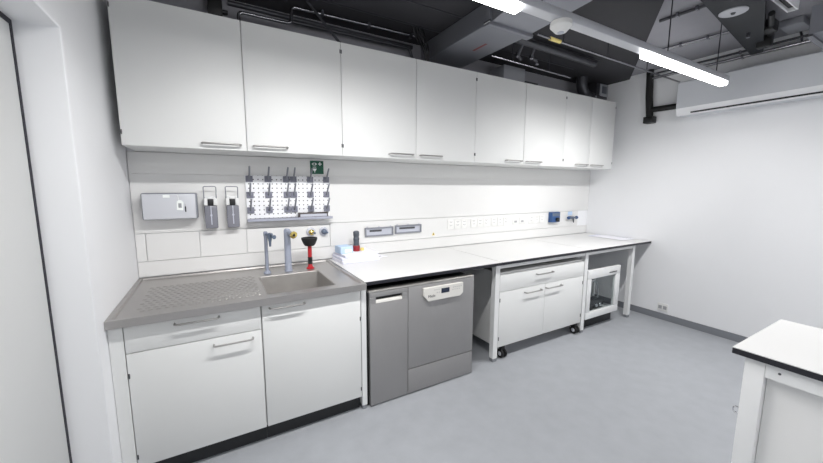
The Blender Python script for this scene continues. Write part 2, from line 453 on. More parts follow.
for (x, m_, lb) in ((1.158, M['brass'], 'round brass wall outlet above the plunger'), (1.263, M['tapdark'], 'round slate wall outlet right of the brass one')):
    t = thing('wall_outlet', lb, 'outlet', (x, -.012, 1.144), 'round wall outlets over the sink')
    MB().use(M['tray']).lathe((x, -.0115, 1.144), [(.038, 0), (.038, -.008), (.028, -.014)], 24, 'y').build('rosette', M['tray'], t)
    mb = MB().use(m_).lathe((x, -.027, 1.144), [(.024, 0), (.024, -.02), (.018, -.026), (.010, -.03)], 8, 'y'); mb.build('cap', m_, t)
    MB().use(M['tapdark']).cyl((x + .004, -.05, 1.14), (x + .024, -.068, 1.138), .008).build('nozzle', M['tapdark'], t)

# ------------------------------------------------------------------ wall-hung things over the sink
t = thing('towel_dispenser', 'grey rectangular paper towel dispenser on the wall above the draining board', 'dispenser', (.21, -.0115, 1.297))
MB().use(M['greyrim']).box(.066, .374, -.105, -.0115, 1.298, 1.474, .01, 3).build('case', M['greyrim'], t)
MB().use(M['greybox']).box(.072, .364, -.122, -.1055, 1.302, 1.468, .006, 3).build('front_cover', M['greybox'], t)
MB().use(M['signwhite']).box(.185, .222, -.1235, -.1222, 1.444, 1.462).build('sticker', M['signwhite'], t)
t = thing('paper_tag', 'white paper tag hanging on the front of the grey towel dispenser', 'tag', (.275, -.1235, 1.36))
mb = MB().use(M['signwhite']); mb.prism([(.255, 1.362), (.292, 1.358), (.296, 1.412), (.284, 1.426), (.268, 1.428), (.258, 1.416)], 'y', -.1245, -.1225); mb.tube([(.272, -.1235, 1.427), (.268, -.1235, 1.45), (.262, -.1235, 1.462)], .0014, 6)
mb.build('tag', M['signwhite'], t)
MB().use(M['greymark']).box(.266, .284, -.1252, -.1246, 1.376, 1.406).build('print', M['greymark'], t)
t = thing('cabinet_key', 'small black key hanging at the right of the white paper tag', 'key', (.305, -.1235, 1.35))
MB().use(M['black']).box(.3015, .3085, -.127, -.1222, 1.348, 1.385, .002).build('key_bow', M['black'], t)
MB().use(M['steelh']).box(.3035, .3065, -.126, -.1232, 1.385, 1.40, .0005).build('blade', M['steelh'], t)
def dispenser(x0, x1, label):
    c = (x0 + x1) / 2
    t = thing('soap_dispenser', label, 'dispenser', (c, -.0115, 1.228), 'wall soap dispensers')
    MB().use(M['powder']).box(x0 + .003, x1 - .003, -.03, -.0115, 1.24, 1.45, .004).build('back_plate', M['powder'], t)
    mb = MB().use(M['powder']); mb.box(x0, x0 + .022, -.095, -.0302, 1.385, 1.435, .004); mb.box(x1 - .022, x1, -.095, -.0302, 1.385, 1.435, .004); mb.box(x0 + .0225, x1 - .0225, -.09, -.0302, 1.43, 1.445, .003)
    mb.build('bracket', M['powder'], t)
    MB().use(M['black']).box(x0 + .0226, x1 - .0226, -.094, -.0304, 1.385, 1.4295, .005).build('pump_head', M['black'], t)
    mb = MB().use(M['greyrim']); mb.tube([(x0 + .003, -.06, 1.43), (x0 + .001, -.075, 1.518), (x1 - .001, -.075, 1.518), (x1 - .003, -.06, 1.43)], .0034, 8, bend=.012)
    mb.build('lever', M['greyrim'], t)
    b = MB().use(M['smoke']).box(x0 + .001, x1 - .001, -.092, -.031, 1.222, 1.384, .008, 3).build('bottle', M['smoke'], t)
    mb = MB().use(M['tray']); mb.box(c - .003, c + .003, -.0945, -.0922, 1.25, 1.382); mb.box(c - .006, c + .006, -.0948, -.0922, 1.31, 1.322)
    mb.build('level_strip', M['tray'], b)
dispenser(.412, .492, 'smoked soap dispenser with a wire lever, next to the grey towel dispenser')
dispenser(.548, .630, 'smoked soap dispenser with a wire lever, next to the drying pegboard')
# pegboard
t = thing('drying_pegboard', 'white perforated drying board with grey pegs and a drip tray above the sink', 'rack', (.69, -.0115, 1.258))
MB().use(M['pegboard']).box(.684, 1.317, -.032, -.0115, 1.276, 1.602, .002, 1).build('board', M['pegboard'], t)
pm = None
for x in (.711, .842, .976, 1.029, 1.160, 1.291):
    for z in (1.579, 1.459, 1.344):
        mb = MB().use(M['peg']); mb.box(x - .0245, x + .0245, -.044, -.0325, z - .027, z + .020, .003)
        mb.use(M['greyrim']).rings([((x, -.045, z - .004), .008), ((x, -.06, z + .012), .0068), ((x, -.122, z + .082), .0066), ((x, -.125, z + .086), .003)], 10)
        mb.build('peg', None, t)
mb = MB().use(M['driptray']); mb.box(.682, 1.322, -.095, -.0115, 1.258, 1.2615); mb.box(.682, 1.322, -.098, -.0951, 1.258, 1.278, .001, 1); mb.box(.682, .685, -.095, -.033, 1.2616, 1.274); mb.box(1.319, 1.322, -.095, -.033, 1.2616, 1.274)
mb.build('drip_tray', M['driptray'], t)
t = thing('slim_bar', 'slim dark bar with a pale face lying in the pegboard tray', 'bar', (1.17, -.07, 1.2617))
MB().use(M['brown']).box(1.050, 1.285, -.09, -.05, 1.2617, 1.312, .003).build('bar', M['brown'], t)
MB().use(M['tray']).box(1.062, 1.275, -.0912, -.0902, 1.280, 1.301).build('face_strip', M['tray'], t)
# green emergency eyewash sign
t = thing('safety_sign', 'small green emergency eyewash sign with white symbols above the pegboard', 'sign', (1.225, -.0115, 1.622))
MB().use(M['green']).box(1.170, 1.279, -.0155, -.0115, 1.622, 1.729, .001, 1).build('plate', M['green'], t)
mb = MB().use(M['signwhite'])
ell = [(1.203 + .020 * math.cos(2 * PI * k / 20), 1.702 + .011 * math.sin(2 * PI * k / 20)) for k in range(20)]
mb.prism(ell, 'y', -.0172, -.0166)
mb.box(1.245, 1.253, -.0172, -.0166, 1.690, 1.718); mb.box(1.235, 1.263, -.0172, -.0166, 1.700, 1.708)
mb.prism([(1.188, 1.665), (1.222, 1.665), (1.212, 1.646), (1.198, 1.646)], 'y', -.0172, -.0166)
mb.box(1.202, 1.208, -.0172, -.0166, 1.634, 1.6455)
for k in range(3): mb.box(1.193 + k * .010, 1.196 + k * .010, -.0172, -.0166, 1.669, 1.684)
mb.build('pictogram', M['signwhite'], t)
mb = MB().use(M['green']); mb.prism([(1.203 + .008 * math.cos(2 * PI * k / 14), 1.702 + .008 * math.sin(2 * PI * k / 14)) for k in range(14)], 'y', -.0178, -.0173)
mb.build('iris', M['green'], t)

# ------------------------------------------------------------------ service channel with its fittings
struct(MB().use(M['panel']).box(1.322, 4.700, -.016, -.001, 1.012, 1.209, .001, 1), 'trim_20')
for (x0, x1, z0, z1, s0, s1, lb) in ((1.634, 1.919, 1.070, 1.152, 1.68, 1.80, 'grey recessed service box, the one nearer the paper stack'),
                                     (1.938, 2.228, 1.078, 1.158, 1.985, 2.155, 'grey recessed service box, the one nearer the wall sockets')):
    t = thing('service_box', lb, 'box', ((x0 + x1) / 2, -.016, z0), 'grey service boxes in the wall channel')
    mb = MB().use(M['greyrim'])
    mb.box(x0, x1, -.034, -.0155, z0, z0 + .012, .002); mb.box(x0, x1, -.034, -.0155, z1 - .012, z1, .002)
    mb.box(x0, x0 + .014, -.034, -.0155, z0 + .0121, z1 - .0121, .002); mb.box(x1 - .014, x1, -.034, -.0155, z0 + .0121, z1 - .0121, .002)
    mb.build('frame', M['greyrim'], t)
    MB().use(M['tray']).box(x0 + .0141, x1 - .0141, -.024, -.0155, z0 + .0121, z1 - .0121).build('window_panel', M['tray'], t)
    MB().use(M['darkmark']).box(s0, s1, -.0265, -.0242, (z0 + z1) / 2 + .001, (z0 + z1) / 2 + .019).build('module_row', M['darkmark'], t)
    for k in range(3):
        hx = x0 + .025 + k * (x1 - x0 - .05) / 2
        MB().use(M['greybox']).box(hx - .007, hx + .007, -.028, -.0155, z1 + .0005, z1 + .011, .002).build('clip', M['greybox'], t)
t = thing('warning_sticker', 'tiny yellow triangular warning sticker on the wall channel', 'sticker', (2.378, -.0155, 1.04))
mb = MB().use(M['yellow']); mb.prism([(2.360, 1.034), (2.398, 1.034), (2.379, 1.068)], 'y', -.0172, -.0155); mb.use(M['black']).prism([(2.374, 1.040), (2.384, 1.040), (2.381, 1.056), (2.377, 1.056)], 'y', -.0178, -.0173)
mb.build('triangle', None, t)
def socket(x, where):
    t = thing('power_socket', 'white power socket in the wall channel, ' + where, 'socket', (x, -.016, 1.08), 'white power sockets along the wall channel')
    MB().use(M['socket']).box(x - .042, x + .042, -.0215, -.0155, 1.084, 1.180, .002).build('cover_plate', M['socket'], t)
    mb = MB().use(M['socketmark'])
    for zc in (1.157, 1.124):
        for k in (-1, 0, 1): mb.cyl((x + k * .012, -.0222, zc + (.003 if k else -.002)), (x + k * .012, -.0214, zc + (.003 if k else -.002)), .0046, n=10)
    mb.build('pin_holes', M['socketmark'], t)
for (xsn, grp) in (((2.594, 2.682, 2.770), 'group nearest the warning sticker'), ((2.900, 2.988, 3.076), 'second group from the left'), ((3.194, 3.286, 3.378), 'third group from the left'), ((3.802, 3.894, 3.986), 'group beside the blue box')):
    for x, w in zip(xsn, ('left one', 'middle one', 'right one')): socket(x, '%s of the %s' % (w, grp))
for x, w in ((3.53, 'left'), (3.64, 'right')):
    t = thing('data_outlet', 'blank white data outlet between socket groups, %s of the pair' % w, 'outlet', (x, -.016, 1.08), 'blank white data outlets')
    MB().use(M['socket']).box(x - .045, x + .045, -.0225, -.0155, 1.092, 1.168, .002).build('cover_plate', M['socket'], t)
    MB().use(M['socketmark']).box(x - .022, x + .022, -.0235, -.0226, 1.108, 1.132, .0004, 1).build('flap', M['socketmark'], t)
t = thing('wall_regulator', 'blue square wall unit with a dark knob at the right end of the channel', 'regulator', (4.185, -.016, 1.083))
MB().use(M['blue']).box(4.105, 4.268, -.07, -.0155, 1.084, 1.212, .008, 3).build('housing', M['blue'], t)
MB().use(M['black']).lathe((4.205, -.0702, 1.118), [(.026, 0), (.026, -.018), (.02, -.026)], 20, 'y').build('knob', M['black'], t)
MB().use(M['tapdark']).box(4.118, 4.255, -.0715, -.0702, 1.16, 1.20, .0005, 1).build('face_plate', M['tapdark'], t)
t = thing('gas_valve', 'slate gas tap with two side knobs under a small label, by the right corner', 'tap', (4.53, -.016, 1.08))
MB().use(M['bluebox']).box(4.490, 4.575, -.019, -.0155, 1.155, 1.206, .001, 1).build('label_plate', M['bluebox'], t)
mb = MB().use(M['tapdark']); mb.cyl((4.53, -.0155, 1.128), (4.53, -.075, 1.128), .018); mb.cyl((4.46, -.06, 1.128), (4.60, -.06, 1.128), .012)
mb.build('valve_body', M['tapdark'], t)
for sx in (-1, 1): MB().use(M['blue']).lathe((4.53 + sx * .07, -.06, 1.128), [(.020, 0), (.022, .012 * sx), (.018, .022 * sx)], 14, 'x').build('knob', M['blue'], t)
MB().use(M['darkmark']).rings([((4.53, -.07, 1.115), .011), ((4.53, -.073, 1.085), .008), ((4.53, -.078, 1.065), .005)], 14).build('nozzle', M['darkmark'], t)

# ------------------------------------------------------------------ lab bench frame and worktops
BF = -.835
t = thing('bench_frame', 'white steel bench frame carrying the long worktop, with square legs', 'bench frame', (3.0, -.45, 0))
def leg(x0, x1, yf, dep=.05, zt=.8725):
    l_ = MB().use(M['powder']).box(x0, x1, yf, yf + dep, .03, zt, .002, 1).build('leg', M['powder'], t)
    MB().use(M['foot']).box(x0 + .003, x1 - .003, yf + .003, yf + dep - .003, .0005, .0295, .001, 1).build('foot', M['foot'], l_)
leg(1.2725, 1.308, -.835, .05, .8595); leg(1.2725, 1.308, -.09, .05, .8595)
for x in (2.498, 3.726, 4.607):
    leg(x, x + .050, -.796); leg(x, x + .050, -.09)
rail = MB().use(M['powder'])
for a, b in ((2.5485, 3.7255), (3.7765, 4.6065)):
    rail.box(a, b, -.793, -.765, .832, .8725, .001, 1); rail.box(a, b, -.088, -.06, .832, .8725, .001, 1)
rail.box(1.3085, 2.4975, -.088, -.06, .832, .8725, .001, 1)
rail.box(1.274, 1.307, -.7845, -.0905, .82, .858, .001, 1)
for x in (2.506, 3.734, 4.615): rail.box(x, x + .034, -.745, -.0905, .835, .872, .001, 1)
rail.build('rail', M['powder'], t)
wx = [1.297, 2.5295, 3.752, L - .003]
wl_ = ['white worktop slab with black edge over the glassware washer', 'middle white worktop slab with black edge over the mobile cabinet', 'white worktop slab with black edge reaching the right wall']
for i in range(3):
    a, b = wx[i] + .0035, wx[i + 1] - .0035
    t = thing('worktop', wl_[i], 'worktop', ((a + b) / 2, -.42, .88), 'white worktop slabs on the bench')
    MB().use(M['edge']).box(a, b, BF, -.0124, .8735, .8965, .001, 1).build('core', M['edge'], t)
    MB().use(M['top']).box(a, b, BF + .0006, -.0124, .8967, .900).build('surface', M['top'], t)

# ------------------------------------------------------------------ glassware washer
WY = -.8405
t = thing('glassware_washer', 'grey stainless glassware washer with a control panel, under the worktop', 'washer', (1.775, -.5, 0))
MB().use(M['black']).box(1.311, 2.222, WY + .032, -.12, .004, .818, .002, 1).build('housing', M['black'], t)
d = MB().use(M['washer'])
d.box(1.330, 1.6225, WY, WY + .03, .012, .742, .002); d.box(1.330, 1.376, WY, WY + .03, .7421, .785, .0015, 1); d.box(1.577, 1.6225, WY, WY + .03, .7421, .785, .0015, 1); d.box(1.330, 1.6225, WY, WY + .03, .7851, .818, .002)
dd = d.build('side_door', M['washer'], t)
MB().use(M['black']).box(1.376, 1.577, WY + .022, WY + .03, .742, .785).build('grip_recess', M['black'], dd)
MB().use(M['ctrl']).prism([(WY + .001, .7425), (WY + .001, .748), (WY + .010, .763), (WY + .0215, .763), (WY + .0215, .7425)], 'x', 1.3765, 1.5765).build('grip_lip', M['ctrl'], dd)
MB().use(M['washer']).box(1.6265, 2.224, WY, WY + .03, .203, .818, .002).build('door', M['washer'], t)
MB().use(M['washer']).box(1.6265, 2.224, WY, WY + .03, .012, .197, .002).build('service_panel', M['washer'], t)
MB().use(M['washertrim']).box(1.325, 2.224, WY + .002, WY + .06, .8205, .832, .001, 1).build('top_trim', M['washertrim'], t)
cp = MB().use(M['ctrl'])
pts = [(1.742, .797), (2.098, .797), (2.098, .716), (2.07, .694), (1.782, .694), (1.742, .74)]
cp.prism(pts, 'y', WY - .024, WY - .0005)
cp = cp.build('control_panel', M['ctrl'], t, smooth=False)
bm_ = cp.modifiers.new('bevel', 'BEVEL'); bm_.width = .004; bm_.segments = 2
MB().use(M['lcd']).box(1.893, 1.966, WY - .026, WY - .0245, .742, .778, .0005, 1).build('display', M['lcd'], cp)
kb = MB().use(M['greymark'])
for k in range(5): kb.box(2.0 + k * .018, 2.010 + k * .018, WY - .0252, WY - .0245, .770, .774)
for k in range(4): kb.box(1.995 + k * .02, 2.002 + k * .02, WY - .0252, WY - .0245, .752, .757)
for k in range(3): kb.box(1.83 + k * .018, 1.84 + k * .018, WY - .0252, WY - .0245, .772, .776)
for k in range(2): kb.box(1.852 + k * .018, 1.862 + k * .018, WY - .0252, WY - .0245, .750, .754)
kb.build('buttons', M['greymark'], cp)
cu = bpy.data.curves.new('emblem', 'FONT'); cu.body = 'Miele'; cu.size = .030; cu.extrude = .0003; cu.align_x = 'LEFT'
to = bpy.data.objects.new('emblem_source', cu); COL.objects.link(to)
bpy.context.view_layer.update()
me = bpy.data.meshes.new_from_object(to.evaluated_get(bpy.context.evaluated_depsgraph_get()))
COL.objects.unlink(to); bpy.data.objects.remove(to)
me.transform(Matrix.Translation(Vector((1.775, WY - .0249, .722)) - t.location) @ Matrix.Rotation(PI / 2, 4, 'X'))
me.materials.append(M['darkmark'])
eo = bpy.data.objects.new('emblem', me); COL.objects.link(eo); eo.parent = cp

# ------------------------------------------------------------------ mobile cabinet
t = thing('mobile_cabinet', 'white mobile cabinet on casters with one drawer and two doors', 'cabinet', (3.137, -.5, 0))
CY = -.79
MB().use(M['body']).box(2.555, 3.720, CY + .021, -.2, .118, .790, .001, 1).build('cabinet_body', M['body'], t)
d = MB().use(M['white']).box(2.556, 3.719, CY, CY + .019, .6215, .772, .0012, 2).build('drawer', M['white'], t)
bow_handle(d, 3.005, 3.222, CY, .731, .0055)
d = MB().use(M['white']).box(2.556, 3.1355, CY, CY + .019, .122, .6185, .0012, 2).build('door', M['white'], t)
bow_handle(d, 2.862, 3.075, CY, .578, .0055); hinge(d, 2.562, CY, .55, .01, .034); hinge(d, 2.562, CY, .20, .01, .034)
d = MB().use(M['white']).box(3.1385, 3.719, CY, CY + .019, .122, .6185, .0012, 2).build('door', M['white'], t)
bow_handle(d, 3.145, 3.362, CY, .580, .0055); hinge(d, 3.713, CY, .55, .01, .034); hinge(d, 3.713, CY, .20, .01, .034)
for x in (2.640, 3.680):
    for y in (-.748, -.28):
        c = MB().use(M['black']); c.box(x - .026, x + .026, y - .026, y + .026, .1105, .1175); c.box(x - .022, x + .022, y - .03, y + .012, .075, .11, .008)
        c = c.build('caster', M['black'], t)
        w = MB().use(M['rubber'])
        for s in (-1, 1): w.rings([((x + s * .010, y - .012, .041), .034), ((x + s * .013, y - .012, .041), .040), ((x + s * .026, y - .012, .041), .040), ((x + s * .029, y - .012, .041), .034)], 22)
        w.use(M['greybox']).rings([((x - .0295, y - .012, .041), .02), ((x - .031, y - .012, .041), .017)], 16); w.rings([((x + .0295, y - .012, .041), .02), ((x + .031, y - .012, .041), .017)], 16)
        w.build('wheel', None, c)

# ------------------------------------------------------------------ glass-fronted housing with pump
t = thing('glass_door_cabinet', 'small white cabinet with a glass door on a dark base under the bench', 'cabinet', (4.09, -.6, 0))
GX0, GX1, GY, GZ0, GZ1 = 3.792, 4.385, -.797, .132, .662
fr = MB().use(M['powder'])
fr.box(GX0, GX1, GY, GY + .034, GZ0, .205, .004); fr.box(GX0, GX1, GY, GY + .034, .568, GZ1, .004)
fr.box(GX0, 3.857, GY, GY + .034, .2052, .5678, .003); fr.box(4.304, GX1, GY, GY + .034, .2052, .5678, .003)
dr = fr.build('door', M['powder'], t)
MB().use(M['glass']).box(3.8575, 4.3035, GY + .014, GY + .020, .2055, .5675).build('glass_pane', M['glass'], dr)
MB().use(M['darkmark']).box(4.17, 4.31, GY - .006, GY - .0005, .598, .608, .002).build('handle', M['darkmark'], dr)
sh = MB().use(M['body'])
sh.box(GX0 + .004, GX0 + .022, GY + .036, -.50, .136, .560)
sh.box(GX0 + .0225, GX1 - .004, GY + .036, -.50, .136, .150)
sh.box(GX1 - .024, GX1 - .004, -.52, -.50, .1505, .560); sh.box(GX0 + .0225, GX1 - .0245, -.515, -.50, .542, .560)
sh.build('shell', M['body'], t)
MB().use(M['plinth']).box(3.805, 4.395, -.722, -.36, .001, .131, .003).build('base', M['plinth'], t)
t = thing('vacuum_pump', 'dark pump with a looped grey hose seen through the glass door', 'pump', (4.11, -.67, .151))
mb = MB().use(M['pump']); mb.box(3.97, 4.26, -.74, -.60, .1515, .172, .004); mb.cyl((3.99, -.67, .232), (4.22, -.67, .232), .058, n=24); mb.box(4.03, 4.12, -.715, -.625, .28, .315, .01)
mb.build('motor', M['pump'], t)
for x in (4.06, 4.13): MB().use(M['chrome']).lathe((x, -.735, .232), [(.020, 0), (.020, -.012), (.014, -.018)], 16, 'y').build('fitting', M['chrome'], t)
MB().use(M['hose']).tube([(4.06, -.68, .31), (4.04, -.68, .48), (4.11, -.68, .50), (4.17, -.68, .42), (4.18, -.68, .28), (4.15, -.68, .2)], .009, 10, bend=.06, bseg=7).build('hose', M['hose'], t)

# ------------------------------------------------------------------ things lying on the counter
Rz = lambda a, x, y: Matrix.Translation((x, y, 0)) @ Matrix.Rotation(math.radians(a), 4, 'Z')
packs = [(1.500, -.150, 4, .335, .235, .9005, .9235, 'pack of white paper at the bottom of the counter stack'),
         (1.497, -.146, 2, .325, .230, .9240, .9470, 'pack of white paper in the middle of the counter stack'),
         (1.503, -.143, 7, .310, .225, .9475, .9705, 'pack of white paper on top of the counter stack, below the blue box')]
for (x, y, a, w, d_, z0, z1, lb) in packs:
    t = thing('paper_pack', lb, 'paper', (x, y, z0), 'paper packs stacked beside the sink')
    m4 = Rz(a, x, y)
    n = 4
    mb = MB()
    for k in range(n):
        j = random.uniform(-.003, .003)
        mb.use(M['paper'] if k % 2 else M['paperblue']).box(-w / 2 + j, w / 2 + j, -d_ / 2 + j, d_ / 2 + j, z0 + (z1 - z0) * k / n + .0002, z0 + (z1 - z0) * (k + 1) / n, .0008, 1, mtx=m4)
    mb.build('sheets', None, t)
    MB().use(M['paperblue']).box(-w / 2 - .001, -w / 2 + .05, -d_ / 2 - .0045, d_ / 2 + .0045, z0 + .003, z1 - .003, .001, 1, mtx=m4).build('wrapper', M['paperblue'], t)
t = thing('blue_box', 'pale blue carton lying on the paper stack beside the bottle', 'box', (1.390, -.150, .9707))
m4 = Rz(8, 1.390, -.150)
MB().use(M['bluebox']).box(-.052, .060, -.055, .055, .9708, 1.030, .002, 2, mtx=m4).build('carton', M['bluebox'], t)
MB().use(M['paper']).box(-.015, .045, -.0565, -.0553, .981, 1.007, mtx=m4).build('carton_label', M['paper'], t)
BZ = .9707
t = thing('bottle', 'dark grey bottle with a red base standing on the paper stack', 'bottle', (1.512, -.13, BZ))
MB().use(M['slate']).lathe((1.512, -.13, BZ), [(.026, .050), (.0245, .056), (.024, .092), (.026, .098), (.026, .112), (.0235, .117), (.0235, .130), (.026, .136), (.026, .164), (.021, .173), (.008, .177)], 24).build('body', M['slate'], t)
MB().use(M['darkred']).lathe((1.512, -.13, BZ), [(.026, .0005), (.030, .004), (.030, .044), (.027, .0495)], 24).build('red_base', M['darkred'], t)
t = thing('tape_roll', 'small yellow tape roll beside the red base of the bottle', 'tape', (1.566, -.125, BZ))
tp = MB().use(M['yellow']); tp.lathe((1.566, -.125, BZ), [(.009, .0005), (.017, .0005), (.017, .022), (.009, .022), (.009, .0006)], 22); tp.build('tape', M['yellow'], t)
t = thing('paper_sheet', 'small note sheet with dark print at the right of the paper stack', 'paper', (1.715, -.10, .9005))
MB().use(M['paper']).box(-.05, .05, -.06, .06, .9004, .9025, mtx=Rz(14, 1.735, -.115)).build('sheet', M['paper'], t)
MB().use(M['darkmark']).box(-.02, .008, -.02, -.004, .9026, .903, mtx=Rz(14, 1.735, -.115)).build('print', M['darkmark'], t)
for (x, y, a, z, m_, lb) in ((4.765, -.415, 96, .9004, M['paperblue'], 'loose document against the right wall, lying under the other'), (4.745, -.475, 88, .9040, M['paper'], 'loose document on top, at the right end of the worktop')):
    t = thing('document', lb, 'paper', (x, y, z), 'loose documents at the right end of the worktop')
    MB().use(m_).box(-.20, .20, -.12, .12, z, z + .0032, .0006, 1, mtx=Rz(a, x, y)).build('sheets', m_, t)
    MB().use(M['greymark']).box(-.17, .03, -.105, -.098, z + .0033, z + .0036, mtx=Rz(a, x, y)).build('print', M['greymark'], t)

# ------------------------------------------------------------------ low wall outlet
t = thing('wall_socket', 'white double wall socket low on the right wall above the baseboard', 'socket', (L, -1.02, .10))
MB().use(M['socket']).box(L - .012, L - .0005, -1.072, -.966, .100, .192, .003).build('cover_plate', M['socket'], t)
mb = MB().use(M['socketmark'])
for y in (-1.043, -.995): mb.box(L - .0135, L - .0122, y - .018, y + .018, .126, .166, .0005, 1)
mb.build('inserts', M['panel'], t)

# ------------------------------------------------------------------ side table at the right
t = thing('lab_table', 'white lab table with black-edged top and inset end panel, at the right front', 'table', (2.51, -3.2, 0))
TX0, TX1, TY1, TY0 = 2.222, 2.797, -2.402, -4.3
tt = MB().use(M['edge']).box(TX0, TX1, TY0, TY1, .8735, .8965, .001, 1).build('tabletop', M['edge'], t)
MB().use(M['top']).box(TX0 + .0006, TX1 - .0006, TY0 + .0006, TY1 - .0006, .8967, .900).build('laminate', M['top'], tt)
for x0, x1 in ((2.240, 2.295), (2.725, 2.780)):
    for y0, y1 in ((-2.496, -2.438), (-4.27, -4.21)):
        l_ = MB().use(M['powder']).box(x0, x1, y0, y1, .03, .8725, .003, 2).build('leg', M['powder'], t)
        MB().use(M['foot']).box(x0 + .004, x1 - .004, y0 + .004, y1 - .004, .0005, .0295).build('foot', M['foot'], l_)
r_ = MB().use(M['powder'])
for x0, x1 in ((2.240, 2.272), (2.748, 2.780)): r_.box(x0, x1, -4.2095, -2.4965, .812, .8725, .002, 1)
r_.box(2.2955, 2.7245, -2.47, -2.44, .812, .8725, .002, 1)
r_.build('rail', M['powder'], t)
MB().use(M['panel']).box(2.276, 2.292, -4.2095, -2.4965, .06, .8115, .002, 1).build('end_panel', M['panel'], t)
MB().use(M['darkmark']).lathe((2.2398, -2.535, .845), [(.0045, 0), (.0045, -.002), (.003, -.003)], 14, 'x').build('bolt', M['darkmark'], t)
MB().use(M['chrome']).tube([(2.25, -2.438, .648), (2.25, -2.424, .650), (2.25, -2.420, .637), (2.25, -2.424, .624), (2.25, -2.438, .626)], .0028, 8, bend=.008).build('hook', M['chrome'], t)

# ------------------------------------------------------------------ air conditioner and its pipes
t = thing('air_conditioner', 'long white wall-mounted air conditioner high on the right wall', 'air conditioner', (L, -2.0, 2.27))
AX = 4.72
MB().use(M['acfront']).prism([(L - .001, 2.272), (AX + .035, 2.272), (AX, 2.338), (AX, 2.592), (AX + .01, 2.604), (L - .001, 2.604)], 'y', -3.1, -1.035).build('casing', M['acfront'], t, smooth=False)
MB().use(M['aclip']).prism([(AX + .034, 2.266), (AX - .004, 2.338), (AX - .001, 2.3385), (AX + .036, 2.2715)], 'y', -3.1, -1.035).build('lower_lip', M['aclip'], t, smooth=False)
MB().use(M['black']).prism([(AX + .0215, 2.279), (AX + .0155, 2.291), (AX + .019, 2.293), (AX + .025, 2.281)], 'y', -3.05, -1.16).build('air_slot', M['black'], t, smooth=False)
t = thing('insulated_pipe', 'thick black insulated pipe on the right wall beside the air conditioner', 'pipe', (4.87, -.70, 2.25))
mb = MB().use(M['rubber']); mb.tube([(4.872, -.675, CEIL - .002), (4.872, -.690, 2.55), (4.872, -.712, 2.33)], .036, 16)
mb.build('riser', M['rubber'], t)
MB().use(M['rubber']).tube([(4.872, -.705, 2.405), (4.872, -.85, 2.40), (4.872, -1.034, 2.395)], .030, 16).build('branch', M['rubber'], t)
mb = MB().use(M['black']); mb.box(4.822, L + .0005, -.765, -.668, 2.255, 2.328, .006)
mb.build('end_cap', M['black'], t)

# ------------------------------------------------------------------ lighting trunk
TY0_, TY1_, TZ0, TZ1 = -1.600, -1.535, 2.407, 2.452
BAT = 40
def light_line(y0, y1, lamps, x0, x1, lab, rods, lm=None, power=28.5):
    t = thing('lighting_trunk', lab, 'lamp', ((x0 + x1) / 2, (y0 + y1) / 2, TZ0))
    MB().use(M['trunk']).box(x0, x1, y0, y1, TZ0, TZ1, .004, 2).build('rail', M['trunk'], t)
    for a, b in lamps:
        MB().use(M['lamp']).box(a, b, y0 + .004, y1 - .004, TZ0 - .030, TZ0 - .0005, .008, 3).build('led_tube', lm or M['lamp'], t)
    for a, b in lamps:
        for tilt, pw, sprd in ((0, .44, 160), (BAT, .28, 105), (-BAT, .28, 105)):
            ld = bpy.data.lights.new('led_lens', 'AREA'); ld.shape = 'RECTANGLE'; ld.size = b - a - .02; ld.size_y = .05 if tilt == 0 else .03
            ld.energy = power * pw; ld.spread = math.radians(sprd); ld.color = (1.0, .99, .98)
            lo = bpy.data.objects.new('led_lens', ld); COL.objects.link(lo); lo.location = ((a + b) / 2, (y0 + y1) / 2, TZ0 - (.0315 if tilt == 0 else .047))
            lo.rotation_euler = (math.radians(tilt), 0, 0)
    for x in rods: MB().use(M['darkpipe']).cyl((x, (y0 + y1) / 2, TZ1), (x, (y0 + y1) / 2, CEIL - .001), .004, n=8).build('hanger', M['darkpipe'], t)
light_line(TY0_, TY1_, ((.45, 1.835), (3.0, 4.262)), .25, 4.275, 'suspended aluminium lighting trunk with two glowing LED tubes', (.5, 2.0, 3.3, 4.1))
light_line(-4.135, -4.07, ((.45, 1.835), (3.0, 4.262)), .25, 4.275, 'added unseen lighting trunk parallel to the first, filling the near side of the room', (.5, 2.0, 3.3, 4.1), M['lamp_fill'], 13.0)  # unseen second trunk, added to fill the room with light
t = thing('smoke_detector', 'round white smoke detector under the lighting trunk', 'detector', (2.158, -1.567, 2.345))
MB().use(M['socket']).lathe((2.158, -1.567, 2.4065), [(.054, 0), (.056, -.006), (.056, -.024), (.050, -.030), (.030, -.052), (.022, -.053)], 28).build('housing', M['socket'], t)
MB().use(M['tray']).lathe((2.158, -1.567, 2.3533), [(.018, 0), (.016, -.004), (.008, -.006)], 20).build('sensor', M['tray'], t)

# ------------------------------------------------------------------ ceiling services
t = thing('ceiling_dark_zone', 'large added dark sheet standing in for the dark zone of the ceiling above the cabinets', 'panel', (2.0, -1.0, 2.8))  # added sheet: its outline and colour make the ceiling's dark zone
MB().use(M['darkzone']).prism([(.01, -.002), (.01, -3.6), (1.9, -3.6), (1.95, -2.42), (3.36, -1.47), (4.17, -.93), (4.915, -.43), (4.915, -.002)], 'z', 2.815, CEIL - .001).build('board', M['darkzone'], t, smooth=False)
jl = MB().use(M['darkpipe'])
for y in (-.32, -.62, -.95): jl.box(.02, 4.0 if y > -.9 else 2.2, y - .008, y + .008, 2.8125, 2.8148)
jl.build('joint_strip', M['darkpipe'], t)
